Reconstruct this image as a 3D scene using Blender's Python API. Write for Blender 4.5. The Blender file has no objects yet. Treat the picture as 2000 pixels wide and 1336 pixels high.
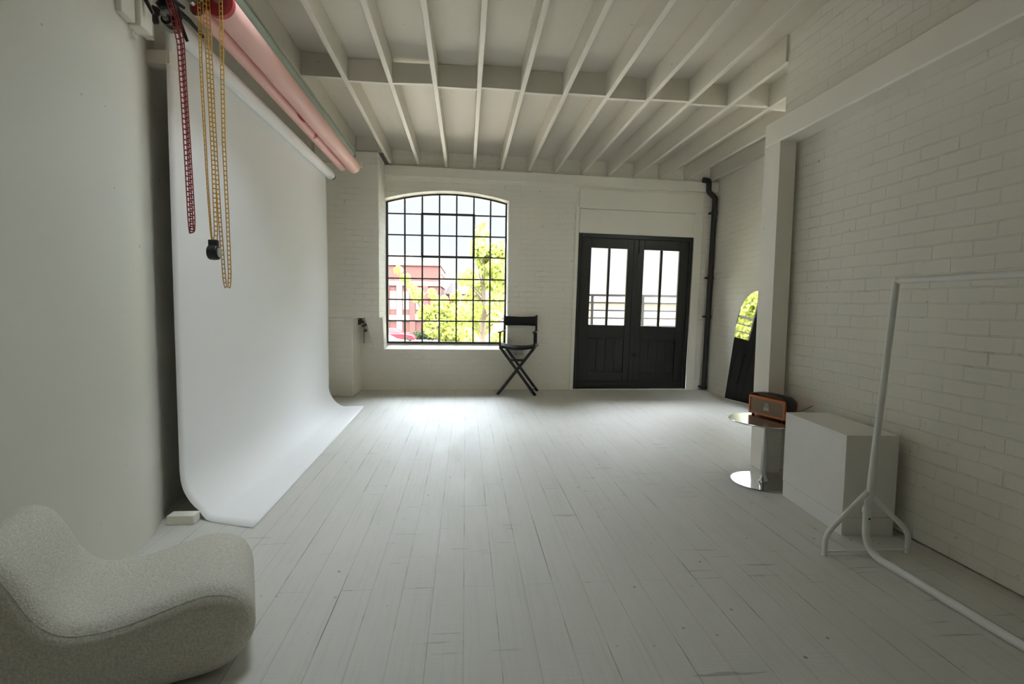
import bpy, bmesh, math, random
from mathutils import Vector, Matrix
random.seed(7)
S = bpy.context.scene
COL = S.collection
PI = math.pi

# ------------------------------------------------------------------ camera
YAW, PITCH, ROLL = math.radians(5.1), math.radians(4.1), math.radians(0.75)
cy, sy, cp, sp = math.cos(YAW), math.sin(YAW), math.cos(PITCH), math.sin(PITCH)
fw = Vector((sy*cp, cy*cp, -sp)); r0 = Vector((cy, -sy, 0)); u0 = r0.cross(fw)
rt = r0*math.cos(ROLL) + u0*math.sin(ROLL); up = -r0*math.sin(ROLL) + u0*math.cos(ROLL)
cam = bpy.data.cameras.new('camera'); cam.sensor_width = 36; cam.lens = 36*1020/2000
cam.clip_start = 0.05; cam.clip_end = 500
camo = bpy.data.objects.new('camera', cam); COL.objects.link(camo)
camo.matrix_world = Matrix(((rt.x, up.x, -fw.x, 0), (rt.y, up.y, -fw.y, 0), (rt.z, up.z, -fw.z, 1.3), (0, 0, 0, 1)))
S.camera = camo

# ------------------------------------------------------------------ sky, sun, exposure
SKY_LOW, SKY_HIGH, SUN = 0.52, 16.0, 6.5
EXPOSURE = 1.36
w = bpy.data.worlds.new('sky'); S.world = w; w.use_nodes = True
nt = w.node_tree; nt.nodes.clear()
out = nt.nodes.new('ShaderNodeOutputWorld'); bg = nt.nodes.new('ShaderNodeBackground')
tc = nt.nodes.new('ShaderNodeTexCoord'); sx = nt.nodes.new('ShaderNodeSeparateXYZ')
nt.links.new(tc.outputs['Generated'], sx.inputs[0])
rp = nt.nodes.new('ShaderNodeValToRGB'); rp.color_ramp.elements[0].position = 0.0
rp.color_ramp.elements[0].color = (0.93, 0.93, 0.93, 1)
e = rp.color_ramp.elements.new(0.12); e.color = (0.80, 0.86, 1.0, 1)
rp.color_ramp.elements[-1].position = 1.0; rp.color_ramp.elements[-1].color = (0.86, 0.92, 1.0, 1)
nt.links.new(sx.outputs['Z'], rp.inputs[0]); nt.links.new(rp.outputs[0], bg.inputs['Color'])
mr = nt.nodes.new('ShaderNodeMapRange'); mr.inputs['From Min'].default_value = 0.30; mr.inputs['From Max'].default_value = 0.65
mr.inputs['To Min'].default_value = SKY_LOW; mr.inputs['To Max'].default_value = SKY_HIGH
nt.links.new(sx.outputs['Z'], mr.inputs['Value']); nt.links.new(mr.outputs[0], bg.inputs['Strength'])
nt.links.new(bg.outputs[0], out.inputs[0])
sl = bpy.data.lights.new('sun', 'SUN'); sl.energy = SUN; sl.angle = 0.02; sl.color = (1, 0.95, 0.85)
so = bpy.data.objects.new('sun', sl); COL.objects.link(so); so.rotation_euler = (0, math.radians(65), 0)

def portal(name, loc, rot, sx_, sy_):
    l = bpy.data.lights.new(name, 'AREA'); l.shape = 'RECTANGLE'; l.size = sx_; l.size_y = sy_
    l.cycles.is_portal = True
    o = bpy.data.objects.new(name, l); COL.objects.link(o); o.location = loc; o.rotation_euler = rot
portal('window_portal', (-0.29, 8.34, 1.84), (math.radians(-90), 0, 0), 1.9, 2.3)
# unseen rooflight openings added for fill light, between joists (x0, x1, y0, y1): two above the view, one over the recess behind the right wall
RL = ((-1.077, -0.719, 2.80, 3.40), (-0.671, -0.315, 2.80, 3.40), (3.365, 3.700, 4.14, 5.45))
for a_, b_, c_, d_ in RL: portal('fill_rooflight_portal', ((a_+b_)/2, (c_+d_)/2, 3.66), (0, 0, 0), b_-a_, d_-c_)
portal('door_portal', (2.57, 8.10, 1.6), (math.radians(-90), 0, 0), 1.5, 1.25)

S.view_settings.view_transform = 'Standard'; S.view_settings.look = 'None'
S.view_settings.exposure = EXPOSURE; S.view_settings.gamma = 1.0; S.view_settings.use_curve_mapping = False
S.cycles.max_bounces = 12; S.cycles.diffuse_bounces = 8; S.cycles.glossy_bounces = 6
S.cycles.transparent_max_bounces = 16; S.cycles.caustics_reflective = False; S.cycles.caustics_refractive = False
S.cycles.sample_clamp_indirect = 6.0

# ------------------------------------------------------------------ material helpers
class NT:
    def __init__(s, name):
        s.m = bpy.data.materials.new(name); s.m.use_nodes = True; s.t = s.m.node_tree
        s.b = s.t.nodes['Principled BSDF']; s.co = None
    def n(s, kind, **kw):
        x = s.t.nodes.new('ShaderNode' + kind)
        for k, v in kw.items(): setattr(x, k, v)
        return x
    def l(s, a, b): s.t.links.new(a, b)
    def obj(s):
        if s.co is None: s.co = s.n('TexCoord').outputs['Object']
        return s.co
    def map(s, scale=(1, 1, 1), rot=(0, 0, 0), loc=(0, 0, 0)):
        m = s.n('Mapping'); s.l(s.obj(), m.inputs[0])
        m.inputs['Scale'].default_value = scale; m.inputs['Rotation'].default_value = rot; m.inputs['Location'].default_value = loc
        return m.outputs[0]
    def noise(s, vec, scale, detail=4, rough=0.5):
        x = s.n('TexNoise'); s.l(vec, x.inputs['Vector']); x.inputs['Scale'].default_value = scale
        x.inputs['Detail'].default_value = detail; x.inputs['Roughness'].default_value = rough
        return x.outputs['Fac']
    def ramp(s, fac, stops):
        x = s.n('ValToRGB'); s.l(fac, x.inputs[0]); cr = x.color_ramp
        while len(cr.elements) < len(stops): cr.elements.new(0.5)
        for el, (p, c) in zip(cr.elements, stops):
            el.position = p; el.color = (c, c, c, 1) if isinstance(c, (int, float)) else (*c, 1)
        return x.outputs[0]
    def mix(s, fac, a, b, mode='MIX'):
        x = s.n('MixRGB', blend_type=mode)
        for i, v in enumerate((fac, a, b)):
            if isinstance(v, (int, float)): x.inputs[i].default_value = v if i == 0 else (v, v, v, 1)
            elif isinstance(v, tuple): x.inputs[i].default_value = (*v, 1)
            else: s.l(v, x.inputs[i])
        return x.outputs[0]
    def math(s, op, a, b=0.0):
        x = s.n('Math', operation=op)
        for i, v in enumerate((a, b)):
            if isinstance(v, (int, float)): x.inputs[i].default_value = v
            else: s.l(v, x.inputs[i])
        return x.outputs[0]
    def bump(s, h, dist, strength=1.0, normal=None):
        x = s.n('Bump'); s.l(h, x.inputs['Height']); x.inputs['Distance'].default_value = dist
        x.inputs['Strength'].default_value = strength
        if normal is not None: s.l(normal, x.inputs['Normal'])
        return x.outputs[0]
    def set(s, **kw):
        names = dict(color='Base Color', rough='Roughness', metal='Metallic', normal='Normal', spec='Specular IOR Level',
                     coat='Coat Weight', sheen='Sheen Weight', trans='Transmission Weight', sub='Subsurface Weight')
        for k, v in kw.items():
            i = s.b.inputs[names[k]]
            if isinstance(v, (int, float)): i.default_value = v
            elif isinstance(v, tuple): i.default_value = (*v, 1)
            else: s.l(v, i)
        return s.m

def plain(name, color, rough=0.5, metal=0.0, var=0.06, bump=0.0, scale=12, spec=0.5):
    t = NT(name); n = t.noise(t.map(), scale, 5)
    c = t.mix(n, tuple(x*(1-var) for x in color), tuple(min(1, x*(1+var)) for x in color))
    t.set(color=c, rough=rough, metal=metal, spec=spec)
    if bump: t.set(normal=t.bump(n, bump, 0.6))
    return t.m

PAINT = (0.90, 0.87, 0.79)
def painted_brick(name, axis, depth=0.006, seam=1.0, col=PAINT, vis=(0.40, 0.56)):
    t = NT(name); s = t.n('SeparateXYZ'); 
    nv = t.n('TexNoise'); t.l(t.obj(), nv.inputs['Vector']); nv.inputs['Scale'].default_value = 9; nv.inputs['Detail'].default_value = 2
    add = t.n('VectorMath', operation='MULTIPLY_ADD'); t.l(nv.outputs['Color'], add.inputs[0])
    add.inputs[1].default_value = (0.014, 0.014, 0.014); t.l(t.obj(), add.inputs[2])
    t.l(add.outputs[0], s.inputs[0]); c = t.n('CombineXYZ')
    t.l(s.outputs['Y' if axis == 'X' else 'X'], c.inputs[0]); t.l(s.outputs['Z'], c.inputs[1])
    b = t.n('TexBrick'); t.l(c.outputs[0], b.inputs['Vector']); b.inputs['Scale'].default_value = 1.0
    b.inputs['Brick Width'].default_value = 0.232; b.inputs['Row Height'].default_value = 0.079
    b.inputs['Mortar Size'].default_value = 0.0055; b.inputs['Mortar Smooth'].default_value = 0.55
    b.inputs['Bias'].default_value = 0.0
    b.inputs['Color1'].default_value = (0.3, 0.3, 0.3, 1); b.inputs['Color2'].default_value = (0.7, 0.7, 0.7, 1)
    mask = t.ramp(t.noise(t.map(), 3.2, 3), [(vis[0], 0.12), (vis[1], 1.0)])
    mort = t.math('MULTIPLY', b.outputs['Fac'], mask)
    fine = t.noise(t.map(), 38, 5, 0.6); big = t.noise(t.map(), 6, 3)
    h = t.math('ADD', t.math('MULTIPLY', mort, -1.0*seam), t.math('MULTIPLY', fine, 0.28))
    h = t.math('ADD', h, t.math('MULTIPLY', big, 0.8))
    tint = t.n('SeparateColor'); t.l(b.outputs['Color'], tint.inputs[0])
    h = t.math('ADD', h, t.math('MULTIPLY', tint.outputs[0], 0.45))
    spots = t.ramp(t.noise(t.map(), 26, 2, 0.4), [(0.755, 0.0), (0.79, 1.0)])
    colr = t.mix(t.noise(t.map(), 2.2, 4), tuple(x*0.95 for x in col), tuple(min(1, x*1.03) for x in col))
    colr = t.mix(t.math('MULTIPLY', spots, 0.55), colr, (0.20, 0.18, 0.15))
    deep = t.ramp(t.noise(t.map(loc=(3, 1, 2)), 11, 3), [(0.56, 0.0), (0.68, 1.0)])
    colr = t.mix(t.math('MULTIPLY', t.math('MULTIPLY', mort, deep), 0.38), colr, (0.28, 0.26, 0.22))
    return t.set(color=colr, rough=0.55, normal=t.bump(h, depth, 1.0))

def painted_plain(name, col=PAINT, bump=0.0015, rough=0.5, stretch=(1, 1, 1), spots=True):
    t = NT(name); a = t.noise(t.map(scale=stretch), 14, 5, 0.6); b = t.noise(t.map(), 1.7, 3)
    c = t.mix(b, tuple(x*0.95 for x in col), tuple(min(1, x*1.03) for x in col))
    if spots:
        sp_ = t.ramp(t.noise(t.map(loc=(5, 3, 1)), 22, 1, 0.3), [(0.79, 0.0), (0.82, 1.0)])
        c = t.mix(t.math('MULTIPLY', sp_, 0.45), c, (0.22, 0.2, 0.17))
    return t.set(color=c, rough=rough, normal=t.bump(a, bump, 0.8))

def floor_material():
    t = NT('painted_floorboards'); s = t.n('SeparateXYZ'); t.l(t.obj(), s.inputs[0]); c = t.n('CombineXYZ')
    t.l(s.outputs['Y'], c.inputs[0]); t.l(s.outputs['X'], c.inputs[1])
    b = t.n('TexBrick'); t.l(c.outputs[0], b.inputs['Vector']); b.inputs['Scale'].default_value = 1
    b.inputs['Brick Width'].default_value = 3.7; b.inputs['Row Height'].default_value = 0.138; b.offset = 0.37
    b.inputs['Mortar Size'].default_value = 0.0022; b.inputs['Mortar Smooth'].default_value = 0.3
    b.inputs['Color1'].default_value = (0.2, 0.2, 0.2, 1); b.inputs['Color2'].default_value = (0.8, 0.8, 0.8, 1)
    tone = t.n('SeparateColor'); t.l(b.outputs['Color'], tone.inputs[0])
    msk = t.ramp(t.noise(t.map(scale=(4, 0.8, 1)), 2.0, 4, 0.65), [(0.50, 0.0), (0.64, 1.0)])
    seam = t.math('MULTIPLY', b.outputs['Fac'], msk)
    soft = t.math('MULTIPLY', b.outputs['Fac'], 0.10)
    # brush strokes across the boards, scuffs, nail heads
    strokes = t.noise(t.map(scale=(0.8, 22, 1)), 4, 5, 0.7)
    along = t.noise(t.map(scale=(26, 0.9, 1)), 2.2, 5, 0.6)
    cracks = t.ramp(t.noise(t.map(scale=(0.9, 13, 1), loc=(2, 7, 0)), 2.6, 3, 0.5), [(0.645, 0.0), (0.675, 1.0)])
    gate = t.ramp(t.noise(t.map(loc=(9, 2, 0)), 1.3, 2), [(0.5, 0.0), (0.6, 1.0)])
    cracks = t.math('MULTIPLY', cracks, gate)
    v = t.n('TexVoronoi'); t.l(t.map(), v.inputs['Vector']); v.inputs['Scale'].default_value = 9.0
    nails = t.ramp(v.outputs['Distance'], [(0.045, 1.0), (0.075, 0.0)])
    nails = t.math('MULTIPLY', nails, t.ramp(t.noise(t.map(loc=(1, 4, 0)), 1.1, 2), [(0.44, 0.0), (0.54, 1.0)]))
    cloud = t.noise(t.map(scale=(1.6, 0.8, 1)), 1.6, 7, 0.7)
    base = t.mix(cloud, (0.565, 0.555, 0.51), (0.675, 0.665, 0.625))
    base = t.mix(t.math('MULTIPLY', tone.outputs[0], 0.25), base, (0.68, 0.67, 0.63))
    base = t.mix(t.math('MULTIPLY', t.ramp(along, [(0.5, 0.0), (0.8, 1.0)]), 0.35), base, (0.46, 0.45, 0.41))
    dark = t.math('MAXIMUM', t.math('MULTIPLY', seam, 0.75), t.math('MULTIPLY', cracks, 0.40))
    dark = t.math('MAXIMUM', dark, t.math('MULTIPLY', nails, 0.7)); dark = t.math('MAXIMUM', dark, soft)
    col = t.mix(dark, base, (0.13, 0.125, 0.11))
    rough = t.ramp(t.noise(t.map(scale=(3, 0.7, 1)), 2.2, 5, 0.65), [(0.3, 0.42), (0.7, 0.62)])
    h = t.math('ADD', t.math('MULTIPLY', strokes, 0.75), t.math('MULTIPLY', along, 0.30))
    h = t.math('SUBTRACT', h, t.math('MULTIPLY', cracks, 0.4))
    h = t.math('ADD', h, t.math('MULTIPLY', tone.outputs[0], 0.25))
    h = t.math('SUBTRACT', h, t.math('MULTIPLY', b.outputs['Fac'], 0.5))
    h = t.math('SUBTRACT', h, t.math('MULTIPLY', nails, 0.8))
    return t.set(color=col, rough=rough, spec=0.3, normal=t.bump(h, 0.0030, 0.9))

def glass_material(name='window_glass', tint=(0.96, 0.98, 0.97)):
    m = bpy.data.materials.new(name); m.use_nodes = True; t = m.node_tree; t.nodes.clear()
    o = t.nodes.new('ShaderNodeOutputMaterial'); a = t.nodes.new('ShaderNodeBsdfTransparent'); g = t.nodes.new('ShaderNodeBsdfGlossy')
    a.inputs[0].default_value = (*tint, 1); g.inputs['Roughness'].default_value = 0.02
    mx = t.nodes.new('ShaderNodeMixShader'); f = t.nodes.new('ShaderNodeFresnel'); f.inputs[0].default_value = 1.35
    t.links.new(f.outputs[0], mx.inputs[0]); t.links.new(a.outputs[0], mx.inputs[1]); t.links.new(g.outputs[0], mx.inputs[2])
    t.links.new(mx.outputs[0], o.inputs[0]); return m

def leaf_material(name, c1, c2):
    t = NT(name); oi = t.noise(t.map(), 2.5, 3); c = t.mix(oi, c1, c2)
    t.set(color=c, rough=0.5)
    tr = t.n('BsdfTranslucent'); t.l(c, tr.inputs[0]); mx = t.n('MixShader'); mx.inputs[0].default_value = 0.45
    t.l(t.b.outputs[0], mx.inputs[1]); t.l(tr.outputs[0], mx.inputs[2])
    t.l(mx.outputs[0], t.t.nodes['Material Output'].inputs[0]); return t.m

def boucle_material():
    t = NT('boucle_fabric'); n = t.noise(t.map(), 140, 4, 0.65); f = t.noise(t.map(), 420, 2, 0.6); n2 = t.noise(t.map(), 9, 3)
    h = t.math('ADD', n, t.math('MULTIPLY', f, 0.35))
    c = t.mix(t.ramp(n, [(0.32, 0.0), (0.66, 1.0)]), (0.58, 0.555, 0.47), (0.90, 0.87, 0.77)); c = t.mix(t.math('MULTIPLY', n2, 0.3), c, (0.74, 0.715, 0.62))
    return t.set(color=c, rough=0.95, sheen=0.25, spec=0.12, normal=t.bump(h, 0.006, 1.0))

M = {}
M['floor'] = floor_material()
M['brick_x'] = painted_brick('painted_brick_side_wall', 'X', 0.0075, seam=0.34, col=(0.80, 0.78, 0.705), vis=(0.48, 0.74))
M['brick_r'] = painted_brick('painted_brick_recess_wall', 'X', 0.0045, seam=0.6, vis=(0.48, 0.7))
M['brick_y'] = painted_brick('painted_brick_end_wall', 'Y', 0.004, vis=(0.5, 0.7))
M['paint'] = painted_plain('white_painted_timber')
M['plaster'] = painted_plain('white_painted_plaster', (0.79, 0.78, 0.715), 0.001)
M['ceil'] = painted_plain('white_painted_ceiling_boards', (0.72, 0.68, 0.60), 0.003, 0.6, (1.2, 9, 1))
M['joist'] = painted_plain('white_painted_joist', (0.76, 0.725, 0.645), 0.002, 0.5, (6, 0.7, 2))
M['white_lam'] = plain('white_laminate', (0.80, 0.79, 0.76), 0.4, var=0.02)
M['steel_white'] = plain('white_powder_coated_tube', (0.80, 0.81, 0.79), 0.35, var=0.03)
M['black_wood'] = plain('black_painted_wood', (0.012, 0.012, 0.0115), 0.33, var=0.4, bump=0.002, scale=9)
M['black_fab'] = plain('black_canvas', (0.010, 0.010, 0.010), 0.75, var=0.2, bump=0.001, scale=160)
M['black_metal'] = plain('black_iron', (0.022, 0.022, 0.021), 0.45, var=0.3, bump=0.001, scale=60)
M['bar'] = plain('grey_green_window_bars', (0.060, 0.066, 0.060), 0.5, var=0.25)
M['glass'] = glass_material()
M['haze_glass'] = glass_material('door_glass', (0.97, 0.97, 0.95))
M['mirror'] = plain('mirror_glass', (0.90, 0.91, 0.90), 0.03, 1.0, var=0.01)
M['mirror_back'] = plain('mirror_backing', (0.05, 0.05, 0.05), 0.6)
M['chrome'] = plain('brushed_steel', (0.62, 0.62, 0.61), 0.13, 1.0, var=0.05, scale=30)
M['steel_top'] = plain('brushed_steel_top', (0.60, 0.59, 0.57), 0.22, 1.0, var=0.08, scale=40)
M['paper'] = plain('white_paper', (0.92, 0.92, 0.925), 0.7, var=0.008, scale=1.5, spec=0.25)
M['core'] = plain('cardboard_core', (0.55, 0.54, 0.5), 0.8)
M['pink'] = plain('pink_paper', (0.83, 0.50, 0.455), 0.6, var=0.04, scale=3)
M['red_paper'] = plain('red_paper', (0.46, 0.045, 0.055), 0.6, var=0.1)
M['green'] = plain('grey_green_paper', (0.33, 0.42, 0.355), 0.6, var=0.04, scale=3)
M['plastic_blk'] = plain('black_plastic', (0.014, 0.014, 0.015), 0.38, var=0.15)
M['chain_y'] = plain('yellow_plastic', (0.70, 0.40, 0.055), 0.4, var=0.1, scale=40)
M['chain_r'] = plain('red_plastic', (0.40, 0.045, 0.055), 0.4, var=0.15, scale=40)
M['metal'] = plain('galvanised_steel', (0.45, 0.46, 0.45), 0.35, 0.8)
M['orange'] = plain('orange_vinyl', (0.74, 0.225, 0.075), 0.55, var=0.08, bump=0.0006, scale=180)
M['grille'] = plain('brown_grille_cloth', (0.33, 0.245, 0.165), 0.85, var=0.15, bump=0.0008, scale=300)
M['leather'] = plain('black_leather', (0.016, 0.015, 0.014), 0.42, var=0.2, bump=0.0006, scale=120)
M['badge'] = plain('white_badge', (0.78, 0.76, 0.68), 0.45)
M['boucle'] = boucle_material()
M['socket'] = plain('grey_socket_plastic', (0.52, 0.51, 0.48), 0.5)
M['rubble'] = plain('dark_rubble', (0.10, 0.09, 0.075), 0.9, var=0.5, scale=40)
M['red_brick'] = None
M['leaf'] = leaf_material('maple_leaf', (0.22, 0.26, 0.055), (0.41, 0.44, 0.115))
M['leaf_dark'] = leaf_material('shrub_leaf', (0.035, 0.055, 0.02), (0.075, 0.10, 0.04))
M['bark'] = plain('bark', (0.12, 0.09, 0.06), 0.9, var=0.3)
M['asphalt'] = plain('pale_asphalt', (0.31, 0.265, 0.21), 0.9, var=0.08, scale=1)
M['road'] = plain('grey_asphalt', (0.17, 0.155, 0.145), 0.9, var=0.08, scale=1)
M['grass'] = plain('verge', (0.15, 0.2, 0.07), 0.9, var=0.2, scale=2)
M['stone'] = plain('pale_stone', (0.17, 0.135, 0.115), 0.8, scale=1)
M['cream_ext'] = plain('cream_render', (0.27, 0.245, 0.20), 0.8, scale=1)
M['slate'] = plain('grey_slate', (0.10, 0.09, 0.085), 0.7, scale=1)
M['brownroof'] = plain('brown_roofing', (0.11, 0.075, 0.06), 0.8, scale=1)
M['dark_glass'] = plain('dark_glass', (0.07, 0.08, 0.09), 0.1)
M['car_red'] = plain('red_car_paint', (0.22, 0.010, 0.014), 0.25, var=0.02)
M['car_white'] = plain('white_car_paint', (0.40, 0.40, 0.41), 0.25, var=0.02)
M['tyre'] = plain('tyre_rubber', (0.02, 0.02, 0.02), 0.8)
def rb():
    t = NT('red_brickwork'); s = t.n('SeparateXYZ'); t.l(t.obj(), s.inputs[0]); c = t.n('CombineXYZ')
    t.l(s.outputs['X'], c.inputs[0]); t.l(s.outputs['Z'], c.inputs[1])
    b = t.n('TexBrick'); t.l(c.outputs[0], b.inputs['Vector']); b.inputs['Brick Width'].default_value = 0.23; b.inputs['Row Height'].default_value = 0.08
    b.inputs['Scale'].default_value = 1; b.inputs['Mortar Size'].default_value = 0.008
    b.inputs['Color1'].default_value = (0.125, 0.040, 0.028, 1); b.inputs['Color2'].default_value = (0.10, 0.030, 0.022, 1); b.inputs['Mortar'].default_value = (0.13, 0.085, 0.07, 1)
    return t.set(color=b.outputs['Color'], rough=0.85)
M['red_brick'] = rb()

# ------------------------------------------------------------------ mesh helpers
class MB:
    """collects shapes, then becomes ONE mesh object"""
    def __init__(s): s.bm = bmesh.new(); s.mats = []
    def mi(s, mat):
        if mat is None: return 0
        if mat not in s.mats: s.mats.append(mat)
        return s.mats.index(mat)
    def face(s, vs, mi=0):
        try:
            f = s.bm.faces.new(vs); f.material_index = mi; return f
        except ValueError: return None
    def hexa(s, p, mi=0):
        v = [s.bm.verts.new(q) for q in p]
        for a in ((0, 3, 2, 1), (4, 5, 6, 7), (0, 1, 5, 4), (1, 2, 6, 5), (2, 3, 7, 6), (3, 0, 4, 7)): s.face([v[i] for i in a], mi)
        return s
    def box(s, x0, x1, y0, y1, z0, z1, mi=0):
        return s.hexa([(x0, y0, z0), (x1, y0, z0), (x1, y1, z0), (x0, y1, z0), (x0, y0, z1), (x1, y0, z1), (x1, y1, z1), (x0, y1, z1)], mi)
    def bar(s, a, b, w, h, upv=(0, 0, 1), mi=0):
        a, b = Vector(a), Vector(b); d = (b-a).normalized(); u = Vector(upv)
        sd = d.cross(u)
        if sd.length < 1e-4: sd = d.cross(Vector((0, 1, 0)))
        sd.normalize(); u = sd.cross(d).normalized()
        c = [(-1, -1), (1, -1), (1, 1), (-1, 1)]
        return s.hexa([a + sd*(w/2*i) + u*(h/2*j) for i, j in c] + [b + sd*(w/2*i) + u*(h/2*j) for i, j in c], mi)
    def prism(s, pts, vec, mi=0):
        vec = Vector(vec); a = [s.bm.verts.new(p) for p in pts]; b = [s.bm.verts.new(Vector(p)+vec) for p in pts]
        n = len(pts); s.face(a[::-1], mi); s.face(b, mi)
        for i in range(n): s.face([a[i], a[(i+1) % n], b[(i+1) % n], b[i]], mi)
        return s
    def tube(s, pts, r, n=12, caps=True, mi=0, closed=False):
        pts = [Vector(p) for p in pts]; k = len(pts); rr = r if isinstance(r, (list, tuple)) else [r]*k
        rings = []; prev = None
        for i, p in enumerate(pts):
            if closed: d = pts[(i+1) % k]-pts[i-1]
            else: d = (pts[min(i+1, k-1)]-pts[max(i-1, 0)])
            d.normalize()
            if prev is None:
                u = Vector((0, 0, 1)) if abs(d.z) < 0.9 else Vector((1, 0, 0))
            else: u = prev
            u = (u - d*u.dot(d))
            if u.length < 1e-5: u = d.orthogonal()
            u.normalize(); prev = u; v = d.cross(u)
            rings.append([s.bm.verts.new(p + (u*math.cos(2*PI*j/n) + v*math.sin(2*PI*j/n))*rr[i]) for j in range(n)])
        m = k if closed else k-1
        for i in range(m):
            A, B = rings[i], rings[(i+1) % k]
            for j in range(n): s.face([A[j], A[(j+1) % n], B[(j+1) % n], B[j]], mi)
        if caps and not closed: s.face(rings[0][::-1], mi); s.face(rings[-1], mi)
        return s
    def lathe(s, prof, c=(0, 0, 0), axis='Z', n=32, mi=0):
        c = Vector(c); rings = []
        for r, h in prof:
            ring = []
            for j in range(n):
                a = 2*PI*j/n; x, y = r*math.cos(a), r*math.sin(a)
                ring.append(s.bm.verts.new(c + (Vector((x, y, h)) if axis == 'Z' else Vector((x, h, y)) if axis == 'Y' else Vector((h, x, y)))))
            rings.append(ring)
        for A, B in zip(rings, rings[1:]):
            for j in range(n): s.face([A[j], A[(j+1) % n], B[(j+1) % n], B[j]], mi)
        s.face(rings[0][::-1], mi); s.face(rings[-1], mi); return s
    def grid(s, fn, nu, nv, mi=0):
        v = [[s.bm.verts.new(fn(i/nu, j/nv)) for j in range(nv+1)] for i in range(nu+1)]
        for i in range(nu):
            for j in range(nv): s.face([v[i][j], v[i+1][j], v[i+1][j+1], v[i][j+1]], mi)
        return s
    def build(s, name, mat, parent=None, bevel=0.0, smooth=None, origin=None, seg=2, ang=40, weld=False):
        bm = s.bm
        if weld: bmesh.ops.remove_doubles(bm, verts=bm.verts, dist=1e-5)
        bmesh.ops.recalc_face_normals(bm, faces=bm.faces)
        org = Vector(origin) if origin else Vector((0, 0, 0))
        if origin: bmesh.ops.translate(bm, verts=bm.verts, vec=-org)
        me = bpy.data.meshes.new(name); bm.to_mesh(me); bm.free()
        for m in ([mat] if mat and not s.mats else s.mats): me.materials.append(m)
        o = bpy.data.objects.new(name, me); COL.objects.link(o)
        if parent is not None:
            o.parent = parent; o.location = org - Vector(parent.location) if origin else -Vector(parent.location)
        else: o.location = org
        if bevel:
            md = o.modifiers.new('bevel', 'BEVEL'); md.width = bevel; md.segments = seg; md.limit_method = 'ANGLE'; md.angle_limit = math.radians(40)
        if smooth is None: smooth = True
        if smooth:
            for p in me.polygons: p.use_smooth = True
            try: me.set_sharp_from_angle(angle=math.radians(ang))
            except Exception: pass
        return o

def tag(o, label, cat, group=None, kind=None):
    o['label'] = label; o['category'] = cat
    if group: o['group'] = group
    if kind: o['kind'] = kind
    return o
def empty(name, loc=(0, 0, 0)):
    o = bpy.data.objects.new(name, None); COL.objects.link(o); o.location = loc; o.empty_display_size = 0.1; return o
def copy_tree(o, parent=None):
    c = o.copy(); COL.objects.link(c)
    if parent is not None: c.parent = parent
    for ch in list(o.children): copy_tree(ch, c)
    return c
def bez(p0, p1, p2, n=8):
    p0, p1, p2 = Vector(p0), Vector(p1), Vector(p2)
    return [p0*(1-t)**2 + p1*2*t*(1-t) + p2*t*t for t in [i/n for i in range(n+1)]]
def fillet(pts, r, n=6):
    pts = [Vector(p) for p in pts]; o = [pts[0]]
    for a, b, c in zip(pts, pts[1:], pts[2:]):
        d0, d1 = (a-b), (c-b); k = min(r, d0.length*.49, d1.length*.49)
        o += bez(b+d0.normalized()*k, b, b+d1.normalized()*k, n)
    return o + [pts[-1]]

YB = 7.9          # inner face of the end wall
XL, XR, XR2 = -1.68, 2.53, 3.72
def cz(x): return 3.52 - 0.0177*(x+1.13)          # the old ceiling sags to the right

# ------------------------------------------------------------------ the setting
o = MB().box(-2.6, 4.2, -3.5, 8.5, -0.25, 0).build('floor', M['floor'], smooth=False)
tag(o, 'white painted floorboards with worn seams and nail heads', 'floor', kind='structure')
m = MB()
def ceil_slab(x0, x1, y0, y1):
    m.hexa([(x0, y0, cz(x0)), (x1, y0, cz(x1)), (x1, y1, cz(x1)), (x0, y1, cz(x0)), (x0, y0, cz(x0)+0.12), (x1, y0, cz(x1)+0.12), (x1, y1, cz(x1)+0.12), (x0, y1, cz(x0)+0.12)])
xe = -2.6
for a_, b_, c_, d_ in RL:
    ceil_slab(xe, a_, -3.5, 8.5); ceil_slab(a_, b_, -3.5, c_); ceil_slab(a_, b_, d_, 8.5); xe = b_
ceil_slab(xe, 4.2, -3.5, 8.5)
o = m.build('ceiling', M['ceil'], smooth=False); tag(o, 'white painted boarded ceiling above the joists', 'ceiling', kind='structure')

where = ('between the second and third joists, above the view', 'between the third and fourth joists, above the view', 'over the recess behind the right wall')
for k_, (a_, b_, c_, d_) in enumerate(RL):  # frames and glass of the added rooflights, there to brighten the room
    m = MB(); z_ = cz((a_+b_)/2)+0.13
    for p_ in ((a_-.02, a_, c_-.02, d_+.02), (b_, b_+.02, c_-.02, d_+.02), (a_, b_, c_-.02, c_), (a_, b_, d_, d_+.02)): m.box(*p_, z_-0.03, z_+0.03)
    o = m.build('window_%d' % (k_+2), M['paint'], smooth=False); tag(o, 'added fill light rooflight ' + where[k_], 'window', kind='structure')
    MB().box(a_, b_, c_, d_, z_, z_+0.004).build('glass_pane', M['glass'], o, smooth=False)
o = MB().box(4.25, 4.5, -1.0, 6.5, 3.56, 6.4).build('wall_sun_screen', M['plaster'], smooth=False); tag(o, 'unseen wall added on the roof to shade the rooflights', 'wall', kind='structure')  # added out of view to keep direct sun out of the rooflights

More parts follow.
